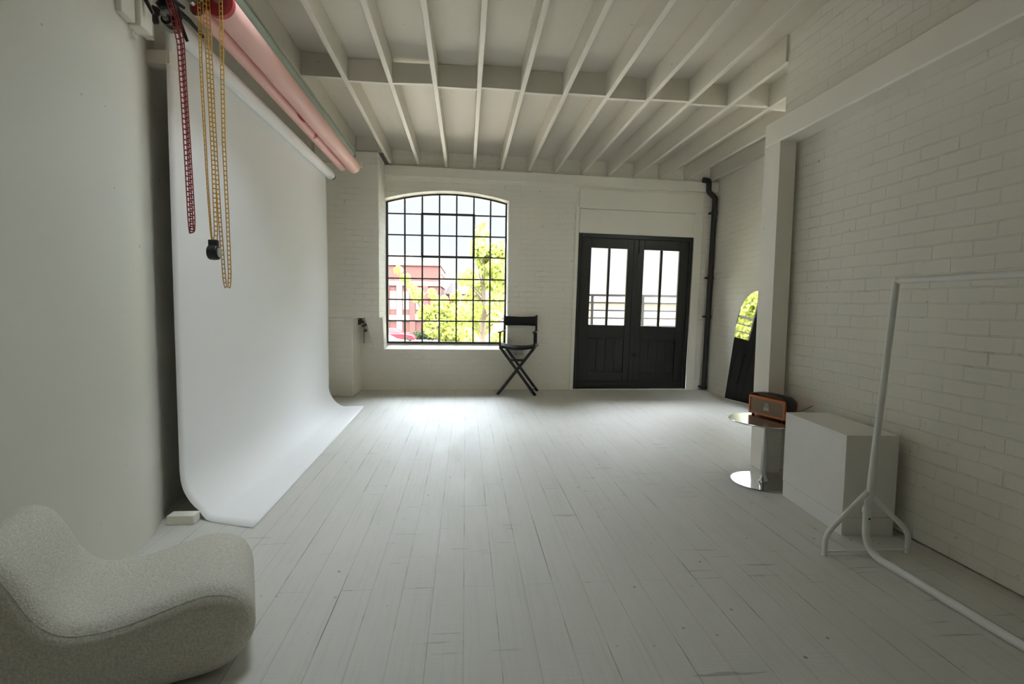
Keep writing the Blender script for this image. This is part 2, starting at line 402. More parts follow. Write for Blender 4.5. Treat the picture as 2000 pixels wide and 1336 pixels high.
# left wall: plain partition with a soft rounded end, then set back behind the paper
prof = [(XL-0.07, -3.5), (XL-0.07, 1.5), (XL-0.05, 2.0), (XL-0.015, 2.4), (XL, 2.65), (XL-0.004, 2.80), (XL-0.014, 2.88), (XL-0.035, 2.97), (XL-0.075, 3.10), (XL-0.125, 3.25), (XL-0.165, 3.37)]
prof += [(-1.87, 3.5), (-1.87, 8.5), (-2.6, 8.5), (-2.6, -3.5)]
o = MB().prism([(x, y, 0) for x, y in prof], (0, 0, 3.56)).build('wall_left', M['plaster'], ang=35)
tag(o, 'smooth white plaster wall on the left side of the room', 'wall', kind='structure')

# right wall: brick, ends at the timber post; recess behind it
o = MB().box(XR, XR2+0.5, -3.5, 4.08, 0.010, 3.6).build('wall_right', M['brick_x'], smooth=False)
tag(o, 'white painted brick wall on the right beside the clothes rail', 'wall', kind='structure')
m = MB(); LN = 0.082      # this wall leans outwards a little with the sagging building
for (xa, ya), (xb, yb) in (((3.70, 4.08), (3.70, 6.6)), ((3.70, 6.6), (3.775, 7.9)), ((3.775, 7.9), (3.775, 8.5))):
    m.hexa([(xa, ya, 0), (4.25, ya, 0), (4.25, yb, 0), (xb, yb, 0), (xa+LN, ya, 3.6), (4.25, ya, 3.6), (4.25, yb, 3.6), (xb+LN, yb, 3.6)])
o = m.build('wall_right_recess', M['brick_r'], smooth=False, weld=True)
tag(o, 'white painted brick side wall of the recess behind the post', 'wall', kind='structure')

# end wall with arched window opening and door opening
def arch(x0, x1, zs0, zs1, rise, n=16):
    P = []
    for i in range(n+1):
        t = i/n; P.append((x0+(x1-x0)*t, zs0+(zs1-zs0)*t + rise*(1-(2*t-1)**2)))
    return P
WX0, WX1, WZ0 = -1.205, 0.635, 0.61
AR = arch(WX0, WX1, 2.822, 2.838, 0.130)
DX0, DX1 = 1.655, 3.505
m = MB(); D = 0.42
def slab(poly): m.prism([(x, YB, z) for x, z in poly], (0, D, 0))
slab([(-2.6, 0), (WX0, 0), (WX0, 3.6), (-2.6, 3.6)])
slab([(WX0, 0), (WX1, 0), (WX1, WZ0), (WX0, WZ0)])
slab([(WX1, 0), (DX0, 0), (DX0, 3.6), (WX1, 3.6)])
for (xa, za), (xb, zb) in zip(AR, AR[1:]): slab([(xa, za), (xb, zb), (xb, 3.6), (xa, 3.6)])
slab([(DX0, 2.43), (DX1, 2.37), (DX1, 3.6), (DX0, 3.6)])
slab([(DX1, 0), (4.2, 0), (4.2, 3.6), (DX1, 3.6)])
o = m.build('wall_back', M['brick_y'], smooth=False, weld=True)
tag(o, 'white painted brick end wall holding the window and the door', 'wall', kind='structure')

# rear wall behind the camera
o = MB().box(-2.6, 4.2, -3.5, -3.1, 0, 3.6).build('wall_front', M['plaster'], smooth=False); tag(o, 'white wall behind the camera', 'wall', kind='structure')

# brick pier left of the window, cut away at the bottom, with a slanting corbel
m = MB()
m.box(-1.9, -1.185, 7.31, YB, 1.09, 3.325)
m.box(-1.9, -1.54, 7.31, YB, 0, 1.09)
m.prism([(-1.44, 7.62, 1.09), (-1.185, 7.62, 1.09), (-1.19, 7.78, 0.60), (-1.33, 7.78, 0.60)], (0, 0.30, 0))
o = m.build('wall_pier', M['brick_y'], bevel=0.012, weld=False); tag(o, 'white painted brick pier left of the arched window', 'pier', kind='structure')
hb = MB(); rh = random.Random(11)
for i_ in range(9):
    x_, z_ = -1.535+0.012*rh.random()+0.09*rh.random(), 1.075-0.06*rh.random()-0.02*i_*rh.random(); r_ = 0.012+0.014*rh.random()
    hb.hexa([(x_-r_, 7.66, z_-r_), (x_+r_*1.1, 7.655, z_-r_*.7), (x_+r_, 7.72, z_-r_*.8), (x_-r_*.8, 7.72, z_-r_), (x_-r_*.7, 7.67, z_+r_), (x_+r_, 7.67, z_+r_*.6), (x_+r_*.8, 7.72, z_+r_), (x_-r_, 7.72, z_+r_*.8)])
hb.box(-1.502, -1.496, 7.885, 7.899, 0.70, 0.95); hb.box(-1.54, -1.44, 7.64, 7.74, 1.072, 1.088)
o = hb.build('trim_8', M['rubble'], smooth=False); tag(o, 'dark crumbled hole in the brick pier under its cut away bottom', 'hole', kind='structure')
# timber plate along the top of the end wall
zb = lambda x: 3.147-0.0184*(x+1.2)
m = MB(); m.hexa([(-1.185, 7.83, zb(-1.185)), (3.84, 7.83, zb(3.84)), (3.84, YB+0.02, zb(3.84)), (-1.185, YB+0.02, zb(-1.185)),
                  (-1.185, 7.83, zb(-1.185)+0.145), (3.84, 7.83, zb(3.84)+0.145), (3.84, YB+0.02, zb(3.84)+0.145), (-1.185, YB+0.02, zb(-1.185)+0.145)])
o = m.build('trim_1', M['paint'], bevel=0.006); tag(o, 'white timber wall plate under the joist ends above the window and door', 'beam', kind='structure')
# door surround boards
def skx(x, z): return x + 0.018*z
def skz(x, z): return z - 0.018*(x-1.66)
m = MB()
def sk(x0, x1, z0, z1, y0, y1):
    q = [(x0, z0), (x1, z0), (x1, z1), (x0, z1)]
    m.hexa([(skx(*q[i]), y, skz(*q[i])) for y in (y0, y1) for i in range(4)])
sk(1.60, 1.652, 0.0, 2.79, 7.865, 7.90)        # left casing
sk(3.46, 3.585, 0.02, 2.77, 7.872, 7.90)       # right casing
sk(1.652, 3.585, 2.765, 3.05, 7.868, 7.90)     # upper board
sk(1.66, 3.575, 2.40, 2.755, 7.880, 7.91)      # lintel board
o = m.build('trim_2', M['paint'], bevel=0.004); tag(o, 'white painted boards framing the black double door', 'door surround', kind='structure')

# long beam and post on the right wall
o = MB().box(2.365, XR, -3.1, 4.075, 2.565, 2.745).build('trim_3', M['paint'], bevel=0.012); tag(o, 'long white beam along the right brick wall above the post', 'beam', kind='structure')
m = MB().box(2.365, 2.495, 3.86, 4.07, 0, 2.565)
for z in (0.35, 0.78, 1.45, 1.9, 2.42):
    for y in (3.90, 4.03): m.lathe([(0.006, 0), (0.005, -0.002)], (2.365, y, z), 'X', 8)
o = m.build('trim_4', M['paint'], bevel=0.006); tag(o, 'square white timber post at the end of the right wall', 'post', kind='structure')

# ceiling joists and blocking
JX = [-1.505 + 0.404*k for k in range(14)]
names = ['first', 'second', 'third', 'fourth', 'fifth', 'sixth', 'seventh', 'eighth', 'ninth', 'tenth', 'eleventh', 'twelfth', 'thirteenth', 'fourteenth']
for k, x in enumerate(JX):
    y0 = -3.1 if x < XR else 4.08
    y1 = 7.31 if k == 0 else YB
    zc = cz(x); j = random.uniform(-0.004, 0.004)
    m = MB()
    for a, b in ((y0, 5.0), (5.0, y1)):
        m.box(x-0.022, x+0.022, a, b, zc-0.205+j, zc)
    o = m.build('ceiling_joist', M['joist'], bevel=0.004, weld=True)
    tag(o, 'white painted ceiling joist, %s from the left' % names[k], 'joist', 'ceiling joists', 'structure')
for k in range(len(JX)-1):
    a, b = JX[k]+0.022, JX[k+1]-0.022
    if b > XR2: b = XR2
    st = 0.045*(k % 2)
    y = 4.98 + st; zc = cz((a+b)/2)
    dz = 0.03 if k == 2 else 0.0
    m = MB(); m.hexa([(a, y, zc-0.20-dz*0.4), (b, y, zc-0.205), (b, y+0.045, zc-0.205), (a, y+0.045, zc-0.20-dz*0.4),
                      (a, y, zc-dz), (b, y, zc-dz), (b, y+0.045, zc-dz), (a, y+0.045, zc-dz)])
    o = m.build('joist_blocking', M['joist'], bevel=0.003)
    tag(o, 'white timber block between the %s and %s ceiling joists' % (names[k], names[k+1]), 'blocking', 'blocks between joists', 'structure')
x0 = JX[0]+0.022; m = MB().box(x0, JX[1]-0.022, 7.33, 7.38, cz(-1.3)-0.19, cz(-1.3))
o = m.build('joist_blocking', M['joist'], bevel=0.003); tag(o, 'white timber block over the top of the brick pier', 'blocking', kind='structure')
# pilaster boxing high on the left wall
m = MB().box(XL-0.05, -1.655, 2.77, 2.88, 2.68, cz(-1.6)).box(XL-0.05, -1.632, 2.88, 2.985, 2.67, cz(-1.6))
o = m.build('trim_5', M['paint'], bevel=0.006); tag(o, 'white boxing high on the left wall beside the backdrop roll', 'boxing', kind='structure')
m = MB().box(-1.88, -1.668, 3.20, 3.30, 2.625, 2.70)
o = m.build('trim_6', M['paint'], bevel=0.004); tag(o, 'short white ledge beside the upper left edge of the paper', 'ledge', kind='structure')

# ------------------------------------------------------------------ window_1
YW = 8.13
FX0, FX1 = -1.19, 0.612
VB = [-0.926, -0.665, -0.406, -0.146, 0.115, 0.370]
HB = [2.647, 2.331, 2.012, 1.677, 1.355, 1.031]
def zt(x):
    t = (x-WX0)/(WX1-WX0); return 2.815 + 0.016*t + 0.130*(1-(2*t-1)**2)
m = MB()
m.bar((FX0, YW, 0.70), (FX0, YW, zt(FX0)), 0.03, 0.035, (0, 1, 0)); m.bar((FX1, YW, 0.70), (FX1, YW, zt(FX1)), 0.03, 0.035, (0, 1, 0))
m.box(FX0-0.01, FX1+0.01, YW-0.02, YW+0.02, 0.69, 0.715)
pts = [(FX0+(FX1-FX0)*i/20, YW, zt(FX0+(FX1-FX0)*i/20)) for i in range(21)]
for a, b in zip(pts, pts[1:]): m.bar(a, b, 0.03, 0.035, (0, 1, 0))
for x in VB: m.box(x-0.0115, x+0.0115, YW-0.016, YW+0.016, 0.70, zt(x))
for z in HB: m.box(FX0, FX1, YW-0.013, YW+0.013, z-0.0105, z+0.0105)
win = m.build('window_1', M['bar'], smooth=False, origin=(-0.29, YW, 0.70))
tag(win, 'arched steel window of many small panes looking onto a tree', 'window', kind='structure')
m = MB(); a, b, z0, z1 = VB[1], VB[4], HB[2], HB[0]
m.box(a-0.018, a+0.018, YW-0.032, YW-0.008, z0-0.018, z1+0.018); m.box(b-0.018, b+0.018, YW-0.032, YW-0.008, z0-0.018, z1+0.018)
m.box(a, b, YW-0.032, YW-0.008, z0-0.018, z0+0.016); m.box(a, b, YW-0.032, YW-0.008, z1-0.014, z1+0.020)
m.box(-0.30, -0.26, YW-0.05, YW-0.03, z0-0.02, z0+0.015)
m.build('opening_casement', M['bar'], win, smooth=False)
m = MB(); P = [(FX0, YW+0.004, 0.70), (FX1, YW+0.004, 0.70)] + [(x, y+0.004, z) for x, y, z in reversed(pts)]
m.prism(P, (0, 0.003, 0)); m.build('glass_pane', M['glass'], win, smooth=False)
m = MB(); m.prism([(WX0, YB-0.004, WZ0-0.012), (WX0, YB-0.004, WZ0+0.004), (WX0, YW+0.05, 0.70), (WX0, YB+D, 0.70), (WX0, YB+D, WZ0-0.012)], (WX1-WX0, 0, 0))
m.build('window_sill', M['paint'], win, smooth=False)

# ------------------------------------------------------------------ door_1 (black double door, sagging slightly to the right)
ROTD = Matrix.Rotation(0.018, 4, 'Y')
door = empty('door_1', (1.66, 7.95, 0.012)); tag(door, 'black double door with tall glass panes at the end of the room', 'door', kind='structure')
door.rotation_euler = (0, 0.018, 0)
def dpart(m, name, mat, parent, **k):
    o = m.build(name, mat, None, **k); o.parent = parent
    return o
m = MB(); m.box(0, 0.05, -0.05, 0.09, 0, 2.39); m.box(1.75, 1.80, -0.05, 0.09, 0, 2.39); m.box(0.05, 1.75, -0.05, 0.09, 2.325, 2.39); m.box(0.05, 1.75, -0.045, 0.09, -0.01, 0.022); m.box(0.05, 1.75, 0.02, 0.05, 2.30, 2.34)
dpart(m, 'door_frame', M['black_wood'], door, bevel=0.004)
for nm, lx in (('left', 0.055), ('right', 0.905)):
    m = MB(); W = 0.842
    gx0, gx1 = (0.155, 0.725) if nm == 'left' else (0.135, 0.70)
    gz0, gz1 = 1.0, 2.175
    px0, px1, pz0, pz1 = gx0-0.01, gx1-0.015, 0.27, 0.79
    m.box(lx, lx+gx0, -0.025, 0.02, 0.02, 2.335); m.box(lx+gx1, lx+W, -0.025, 0.02, 0.02, 2.332)
    m.box(lx+gx0, lx+gx1, -0.025, 0.02, gz1, 2.335); m.box(lx+gx0, lx+gx1, -0.025, 0.02, pz1, gz0)
    m.box(lx+gx0, lx+gx1, -0.025, 0.02, 0.02, pz0)
    mx = lx+(gx0+gx1)/2; m.box(mx-0.018, mx+0.018, -0.018, 0.02, gz0, gz1)
    m.box(lx+0.01, lx+W-0.01, -0.034, -0.02, 0.03, 0.12)
    leaf = dpart(m, 'door_leaf', M['black_wood'], door, bevel=0.004)
    if nm == 'right':
        m = MB().box(lx-0.03, lx+0.035, -0.034, -0.022, 0.03, 2.32).box(lx-0.03, lx+0.02, 0.019, 0.032, 0.03, 2.32); dpart(m, 'meeting_strip', M['black_wood'], leaf, bevel=0.003)
    leaf['label'] = '%s leaf of the black double door' % nm
    m = MB()
    nb = 4
    for i in range(nb):
        a = lx+gx0+(gx1-gx0)*i/nb; m.box(a+0.0015, a+(gx1-gx0)/nb-0.0015, -0.006, 0.012, pz0-0.01, pz1+0.01)
    m.box(lx+gx0-0.005, lx+gx1+0.005, 0.011, 0.018, pz0-0.01, pz1+0.01)
    dpart(m, 'door_panel', M['black_wood'], leaf, bevel=0.003)
    for a, b in ((lx+gx0, mx-0.018), (mx+0.018, lx+gx1)):
        m = MB().box(a-0.004, b+0.004, -0.002, 0.003, gz0-0.004, gz1+0.004); dpart(m, 'glass_pane', M['haze_glass'], leaf, smooth=False)
    if nm == 'right':
        m = MB().tube([(lx+0.05, -0.035, 2.10), (lx+0.05, -0.035, 2.33)], 0.007, 8).box(lx+0.03, lx+0.07, -0.04, -0.024, 2.09, 2.12).box(lx+0.033, lx+0.067, -0.043, -0.024, 2.22, 2.245)
        m.lathe([(0.0, -0.02), (0.016, -0.02), (0.016, 0.0)], (lx+0.05, -0.024, 2.10), 'Y', 10)
        dpart(m, 'slide_bolt', M['black_metal'], leaf)
        m = MB().lathe([(0.022, 0.0), (0.022, -0.012), (0.012, -0.016), (0.012, -0.04), (0.026, -0.05), (0.026, -0.065), (0.01, -0.07)], (lx+0.045, -0.024, 0.55), 'Y', 14)
        dpart(m, 'door_knob', M['black_metal'], leaf)
# step and threshold
o = MB().box(1.62, 3.52, 7.86, 8.10, 0, 0.012).build('trim_7', M['paint'], bevel=0.003); tag(o, 'thin threshold strip below the black double door', 'threshold', kind='structure')

# ------------------------------------------------------------------ pipe
pts = fillet([(3.575, 7.80, 3.225), (3.672, 7.80, 3.215), (3.672, 7.80, 3.05), (3.776, 7.80, 2.965), (3.775, 7.80, 2.82), (3.716, 7.80, 0.02)], 0.035)
m = MB().tube(pts, 0.040, 16)
pipe = m.build('rain_pipe', M['black_metal'], origin=(3.716, 7.80, 0)); tag(pipe, 'black cranked downpipe in the corner right of the black door', 'pipe')
for z in (2.74, 1.75, 1.15, 0.05):
    xx = 3.716+0.059*z/2.82
    m = MB().tube([(xx, 7.80, z-0.025), (xx, 7.80, z+0.025)], 0.047, 16).box(xx-0.05, xx+0.03, 7.84, 7.897, z-0.012, z+0.012)
    m.build('pipe_collar', M['black_metal'], pipe)

# ------------------------------------------------------------------ backdrop paper and rolls
ZR = 2.825; XW = -1.63; RW = 0.05
pap = empty('white_paper_backdrop', (XW, 4.9, 0)); tag(pap, 'white seamless paper backdrop hanging on the left and sweeping onto the floor', 'backdrop')
YN, YF = 3.19, 6.57
def paper(u, v):
    y = YN + (YF-YN)*u
    # v runs down the drop, round the sweep and out on the floor
    xp = XW-RW-0.0 
    L1 = ZR-0.27; R = 0.30; L2 = R*PI/2; L3 = 0.175-0.045*u
    edge = min(1.0, max(0.0, (y-YN)/0.5)); 
    s = v*(L1+L2+L3); wv = 0.006*math.sin(y*3.1)*(1-abs(2*v-1))
    top = ZR
    if s < L1: x, z = xp+wv, top-s
    elif s < L1+L2:
        a = (s-L1)/R; x, z = xp+R*(1-math.cos(a)), top-L1-R*math.sin(a)+0.03*0
    else: x, z = xp+R+(s-L1-L2), top-L1-R
    if y < YN+0.22 and s > L1+L2*0.55:      # rounded near corner
        k = (s-L1-L2*0.55)/(L2*0.45+L3); q = (y-YN)/0.22
        y = YN + 0.22*q - (0.16*(1-q))*k**0.8*1.0
    curl = 0.0
    if y > YF-0.35 and s > L1: curl = 0.028*((y-YF+0.35)/0.35)**2*min(1, (s-L1)/L2)
    return Vector((x, y, max(z, 0.0)+0.0035+curl*0.4))
m = MB().grid(paper, 48, 90)
po = m.build('paper_sheet', M['paper'], pap)
md = po.modifiers.new('thickness', 'SOLIDIFY'); md.thickness = 0.0012; md.offset = 0
m = MB().tube([(XW, YN-0.02, ZR), (XW, YF+0.02, ZR)], RW, 28); m.build('paper_roll', M['paper'], pap)
m = MB().tube([(XW, YN-0.08, ZR), (XW, YN-0.021, ZR)], 0.030, 18).tube([(XW, YF+0.021, ZR), (XW, YF+0.105, ZR)], 0.034, 18)
m.build('roll_end_plug', M['plastic_blk'], pap)

def roll(name, x, z, r, y0, y1, mat, label):
    t = empty(name, (x, (y0+y1)/2, z)); tag(t, label, 'paper roll', 'rolls of backdrop paper')
    m = MB().tube([(x, y0, z), (x, y1, z)], r, 32, caps=False).tube([(x, y0, z), (x, y1, z)], r*0.72, 24, caps=False)
    n = 32
    m.build('paper_roll', mat, t)
    return t
t = roll('pink_paper_roll', -1.37, 2.945, 0.075, 3.16, 6.64, M['pink'], 'thick pink paper roll with a red inner core, nearest the room')
m = MB().tube([(-1.37, 3.155, 2.945), (-1.37, 6.62, 2.945)], 0.053, 28).lathe([(0.052, 0.0), (0.077, 0.0), (0.077, 0.035), (0.052, 0.035)], (-1.37, 3.14, 2.945), 'Y', 32)
m.build('red_core', M['red_paper'], t)
m = MB().tube([(-1.37, 6.60, 2.945), (-1.37, 6.645, 2.945)], [0.0745, 0.06], 28); m.build('end_cap', M['pink'], t)
t = roll('pink_paper_roll', -1.50, 2.925, 0.042, 3.18, 6.60, M['pink'], 'thin pink paper roll with torn red patches behind the thick pink one')
m = MB().tube([(-1.50, 3.175, 2.925), (-1.50, 6.59, 2.925)], 0.029, 20)
for y, l, rr, r_ in ((5.30, 0.10, 0.0445, 0.6), (4.75, 0.26, 0.0435, 0.25)):
    def patch(u, v, y=y, l=l, r_=r_): 
        a = -PI*0.02 - r_*1.9*v*math.sin(PI*min(1, max(0, u)))**0.7; yy = y+l*u
        return Vector((-1.50+0.0435*math.cos(a), yy, 2.925+0.0435*math.sin(a)))
    m.grid(patch, 10, 6)
m.build('red_core', M['red_paper'], t)
t = roll('green_paper_roll', -1.385, 3.085, 0.045, 3.20, 6.55, M['green'], 'grey green paper roll mounted above the thick pink roll')
m = MB().tube([(-1.385, 3.18, 3.085), (-1.385, 6.56, 3.085)], 0.030, 20).tube([(-1.385, 6.55, 3.085), (-1.385, 6.66, 3.085)], 0.036, 18)
m.build('roll_end_plug', M['plastic_blk'], t)

for yy, nm in ((3.10, 'near'), (6.69, 'far')):
    b = empty('roll_bracket', (-1.70, yy, 2.95)); tag(b, 'white wall bracket carrying the %s ends of the paper rolls' % nm, 'bracket', 'brackets for the paper rolls')
    xw = -1.752 if nm == 'near' else -1.868
    m = MB().box(xw, xw+0.04, yy-0.045, yy+0.045, 2.72, 3.22); m.build('wall_plate', M['paint'], b, bevel=0.004)
    m = MB().box(xw+0.04, -1.28, yy-0.012, yy+0.012, 2.99, 3.03).box(xw+0.04, -1.58, yy-0.012, yy+0.012, 2.84, 2.875).box(-1.45, -1.28, yy-0.016, yy+0.016, 2.955, 3.02)
    m.box(-1.40, -1.37, yy-0.012, yy+0.012, 3.03, 3.11)
    m.build('bracket_arm', M['metal'] if nm == 'near' else M['paint'], b, bevel=0.002)
    e_ = 0.03 if nm == 'near' else -0.03
    for x, z in ((-1.37, 2.945), (-1.50, 2.925), (XW, ZR), (-1.385, 3.085)):
        m = MB().tube([(x, yy, z), (x, yy+e_, z)], 0.016, 12).box(x-0.012, x+0.012, yy-0.010, yy+0.010, z, 3.01 if z > 2.9 else 2.86)
        m.build('roll_hook', M['metal'], b)

# black spring clamps gripping the near end of the white roll
def clamp(name, c, yaw, label):
    t = empty(name, c); tag(t, label, 'clamp', 'black spring clamps on the white roll')
    R = Matrix.Rotation(yaw, 3, 'Z')
    P = lambda x, y, z: Vector(c) + R @ Vector((x, y, z))
    m = MB().tube([P(-0.03, 0, 0.03), P(0, -0.01, 0.055), P(0.03, 0, 0.045), P(0.05, 0.02, 0.0), P(0.035, 0.03, -0.04)], [0.026, 0.034, 0.034, 0.026, 0.015], 14)
    m.tube([P(-0.045, 0, 0.02), P(-0.06, 0.0, -0.02), P(-0.05, 0.01, -0.055)], [0.026, 0.022, 0.014], 10); m.build('clamp_jaw', M['plastic_blk'], t)
    for a, b in ((P(0.03, 0.0, 0.03), P(0.085, 0.05, -0.11)), (P(0.035, 0.01, 0.045), P(0.13, 0.20, -0.01))):
        m = MB().tube([a, a*0.5+b*0.5+Vector((0, 0, 0.012)), b], [0.015, 0.013, 0.008], 10); m.build('clamp_handle', M['plastic_blk'], t)
    m = MB().tube([P(-0.02, -0.022, 0.03), P(0.05, -0.022, 0.03)], 0.014, 12); m.build('spring', M['plastic_blk'], t)
clamp('spring_clamp', (-1.625, 3.10, 2.845), 0.2, 'black spring clamp with two long handles beside the red chain')
clamp('spring_clamp', (-1.690, 2.90, 2.86), -0.35, 'black spring clamp further left, at the top edge of the frame')

# chains: two cords with rungs, like a plastic roller chain
def chain(m, pts, wid=0.011, step=0.026, r=0.0024, tw=None, mi=0):
    pts = [Vector(p) for p in pts]; seg = [(b-a).length for a, b in zip(pts, pts[1:])]; L = sum(seg); n = max(2, int(L/step))
    def at(s):
        for a, b, l in zip(pts, pts[1:], seg):
            if s <= l: return a+(b-a)*(s/l)
            s -= l
        return pts[-1].copy()
    P = [at(L*i/n) for i in range(n+1)]; A, B = [], []
    for i, p in enumerate(P):
        f = i/n; a = tw(f) if tw else 0.0
        d = (P[min(i+1, n)]-P[max(i-1, 0)]).normalized()
        sd = Vector((math.cos(a), math.sin(a), 0)); sd = (sd-d*sd.dot(d)).normalized()
        A.append(p+sd*wid); B.append(p-sd*wid)
    m.tube(A, r, 6); m.tube(B, r, 6)
    for a, b in zip(A, B): m.tube([a, b], r*1.25, 6)
m = MB()
chain(m, fillet([(-1.600, 3.06, 2.93), (-1.577, 3.055, 2.86), (-1.560, 3.10, 2.70), (-1.543, 3.1, 2.2), (-1.532, 3.10, 1.74), (-1.526, 3.10, 1.655), (-1.520, 3.10, 1.74), (-1.535, 3.11, 2.2), (-1.552, 3.11, 2.72), (-1.572, 3.065, 2.875), (-1.598, 3.07, 2.94)], 0.03),
      0.0115, 0.028, 0.0032, lambda f: 0.1 + 0.5*math.sin(f*6))
o = m.build('pull_chain', M['chain_r'], origin=(-1.54, 3.1, 2.2)); tag(o, 'red plastic pull chain hanging over the white paper', 'chain', 'pull chains for the paper rolls')
m = MB()
chain(m, fillet([(-1.455, 3.10, 2.99), (-1.452, 3.10, 2.55), (-1.436, 3.10, 1.95), (-1.424, 3.10, 1.66), (-1.411, 3.10, 1.60), (-1.397, 3.10, 1.66), (-1.407, 3.11, 2.1), (-1.420, 3.11, 2.6), (-1.428, 3.10, 2.99)], 0.03),
      0.0080, 0.026, 0.0029, lambda f: 1.1+1.2*f if f < 0.5 else 0.3+0.6*(1-f))
o = m.build('pull_chain', M['chain_y'], origin=(-1.42, 3.1, 2.3)); tag(o, 'yellow plastic pull chain, the left loop, weighted by a black disc', 'chain', 'pull chains for the paper rolls')
m = MB()
chain(m, fillet([(-1.418, 3.12, 2.99), (-1.402, 3.12, 2.3), (-1.386, 3.12, 1.8), (-1.368, 3.12, 1.42), (-1.360, 3.12, 1.368), (-1.343, 3.12, 1.372), (-1.338, 3.12, 1.45), (-1.342, 3.12, 1.75), (-1.352, 3.12, 2.2), (-1.350, 3.12, 2.99)], 0.012),
      0.0075, 0.026, 0.0029, lambda f: 0.4+1.0*f if f < 0.5 else 0.9-1.2*(f-0.5))
o = m.build('pull_chain', M['chain_y'], origin=(-1.37, 3.12, 2.2)); tag(o, 'yellow plastic pull chain, the longer loop on the right', 'chain', 'pull chains for the paper rolls')
wt = empty('chain_weight', (-1.412, 3.10, 1.578)); tag(wt, 'round black chain weight hanging on the yellow loop', 'weight')
m = MB().lathe([(0.026, -0.028), (0.040, -0.024), (0.043, 0), (0.040, 0.024), (0.030, 0.028)], (-1.412, 3.10, 1.570), 'X', 26)
m.box(-1.436, -1.388, 3.085, 3.115, 1.600, 1.640); m.build('body', M['plastic_blk'], wt, bevel=0.003)
m = MB().lathe([(0.028, 0.028), (0.028, 0.034), (0.020, 0.036)], (-1.412, 3.10, 1.570), 'X', 24); m.build('face_disc', M['metal'], wt)

o = MB().box(-1.715, -1.565, 3.10, 3.175, 0, 0.055).build('timber_block', M['paint'], bevel=0.004); tag(o, 'small white timber block on the floor by the near corner of the paper', 'block')

# ------------------------------------------------------------------ director's chair
ch = empty('directors_chair', (0.775, 7.60, 0)); ch.rotation_euler = (0, 0, math.radians(-12)); tag(ch, 'tall black folding director chair standing below the window corner', 'chair')
def cpart(m, name, mat, **k):
    o = m.build(name, mat, None, **k); o.parent = ch; return o
HW = 0.235
for f in (-0.20, 0.20):       # f<0 is the front (towards the room)
    d = 0.012 if f < 0 else -0.012
    for sgn in (-1, 1):
        m = MB().bar((sgn*0.275, f+sgn*0.011, 0.0), (-sgn*HW, f+sgn*0.011, 0.675), 0.040, 0.020, (0, 1, 0)); cpart(m, 'leg', M['black_wood'], bevel=0.004)
    for z, hw in ((0.52, 0.115), (0.455, 0.07)):
        pass
for sgn, z in ((-1, 0.50), (1, 0.475), (-1, 0.06), (1, 0.06)):
    x = sgn*0.275*(1-z/0.36) if z < 0.36 else sgn*HW*((z-0.36)/0.315)
    m = MB().tube([(x, -0.22, z), (x, 0.22, z)], 0.010, 10); cpart(m, 'stretcher', M['black_wood'])
for a_, y_, z_ in ((0.10, -0.2, 0.50), (0.078, 0.2, 0.47)): cpart(MB().tube([(-a_, y_, z_), (a_, y_, z_)], 0.010, 8), 'cross_rail', M['black_wood'])
for sgn in (-1, 1):
    m = MB().bar((sgn*HW, -0.25, 0.685), (sgn*HW, 0.245, 0.685), 0.036, 0.045); cpart(m, 'side_rail', M['black_wood'], bevel=0.006)
    m = MB().bar((sgn*(HW+0.005), 0.215, 0.68), (sgn*(HW+0.005), 0.235, 1.145), 0.030, 0.022, (0, 1, 0)); cpart(m, 'back_post', M['black_wood'], bevel=0.004)
    m = MB().bar((sgn*(HW+0.012), -0.20, 0.69), (sgn*(HW+0.012), -0.20, 0.895), 0.024, 0.020, (0, 1, 0)); cpart(m, 'arm_post', M['black_wood'], bevel=0.003)
    m = MB().bar((sgn*(HW+0.012), -0.26, 0.905), (sgn*(HW+0.010), 0.24, 0.915), 0.048, 0.020); cpart(m, 'armrest', M['black_wood'], bevel=0.006)
    m = MB().lathe([(0.018, -0.03), (0.024, -0.02), (0.024, 0.02), (0.018, 0.03)], (sgn*(HW+0.02), 0.19, 0.70), 'X', 12); cpart(m, 'hinge', M['metal'])
m = MB().grid(lambda u, v: Vector((-HW+2*HW*u, -0.225+0.44*v, 0.700-0.030*math.sin(PI*u)**0.8)), 18, 10); o = cpart(m, 'seat', M['black_fab'])
md = o.modifiers.new('thickness', 'SOLIDIFY'); md.thickness = 0.034; md.offset = 0
def back(u, v):
    x = -HW-0.012+2*(HW+0.012)*u; return Vector((x, 0.232+0.035*math.sin(PI*u), 0.985+0.145*v - 0.012*math.sin(PI*u)*(1 if v > .5 else -0.3)))
m = MB().grid(back, 18, 8); o = cpart(m, 'backrest', M['black_fab']); md = o.modifiers.new('thickness', 'SOLIDIFY'); md.thickness = 0.014; md.offset = 0
o = MB().box(0.75, 0.88, YB-0.022, YB, 0.53, 0.62).build('wall_socket', M['socket'], bevel=0.004); tag(o, 'grey double wall socket on the end wall behind the tall chair', 'socket')

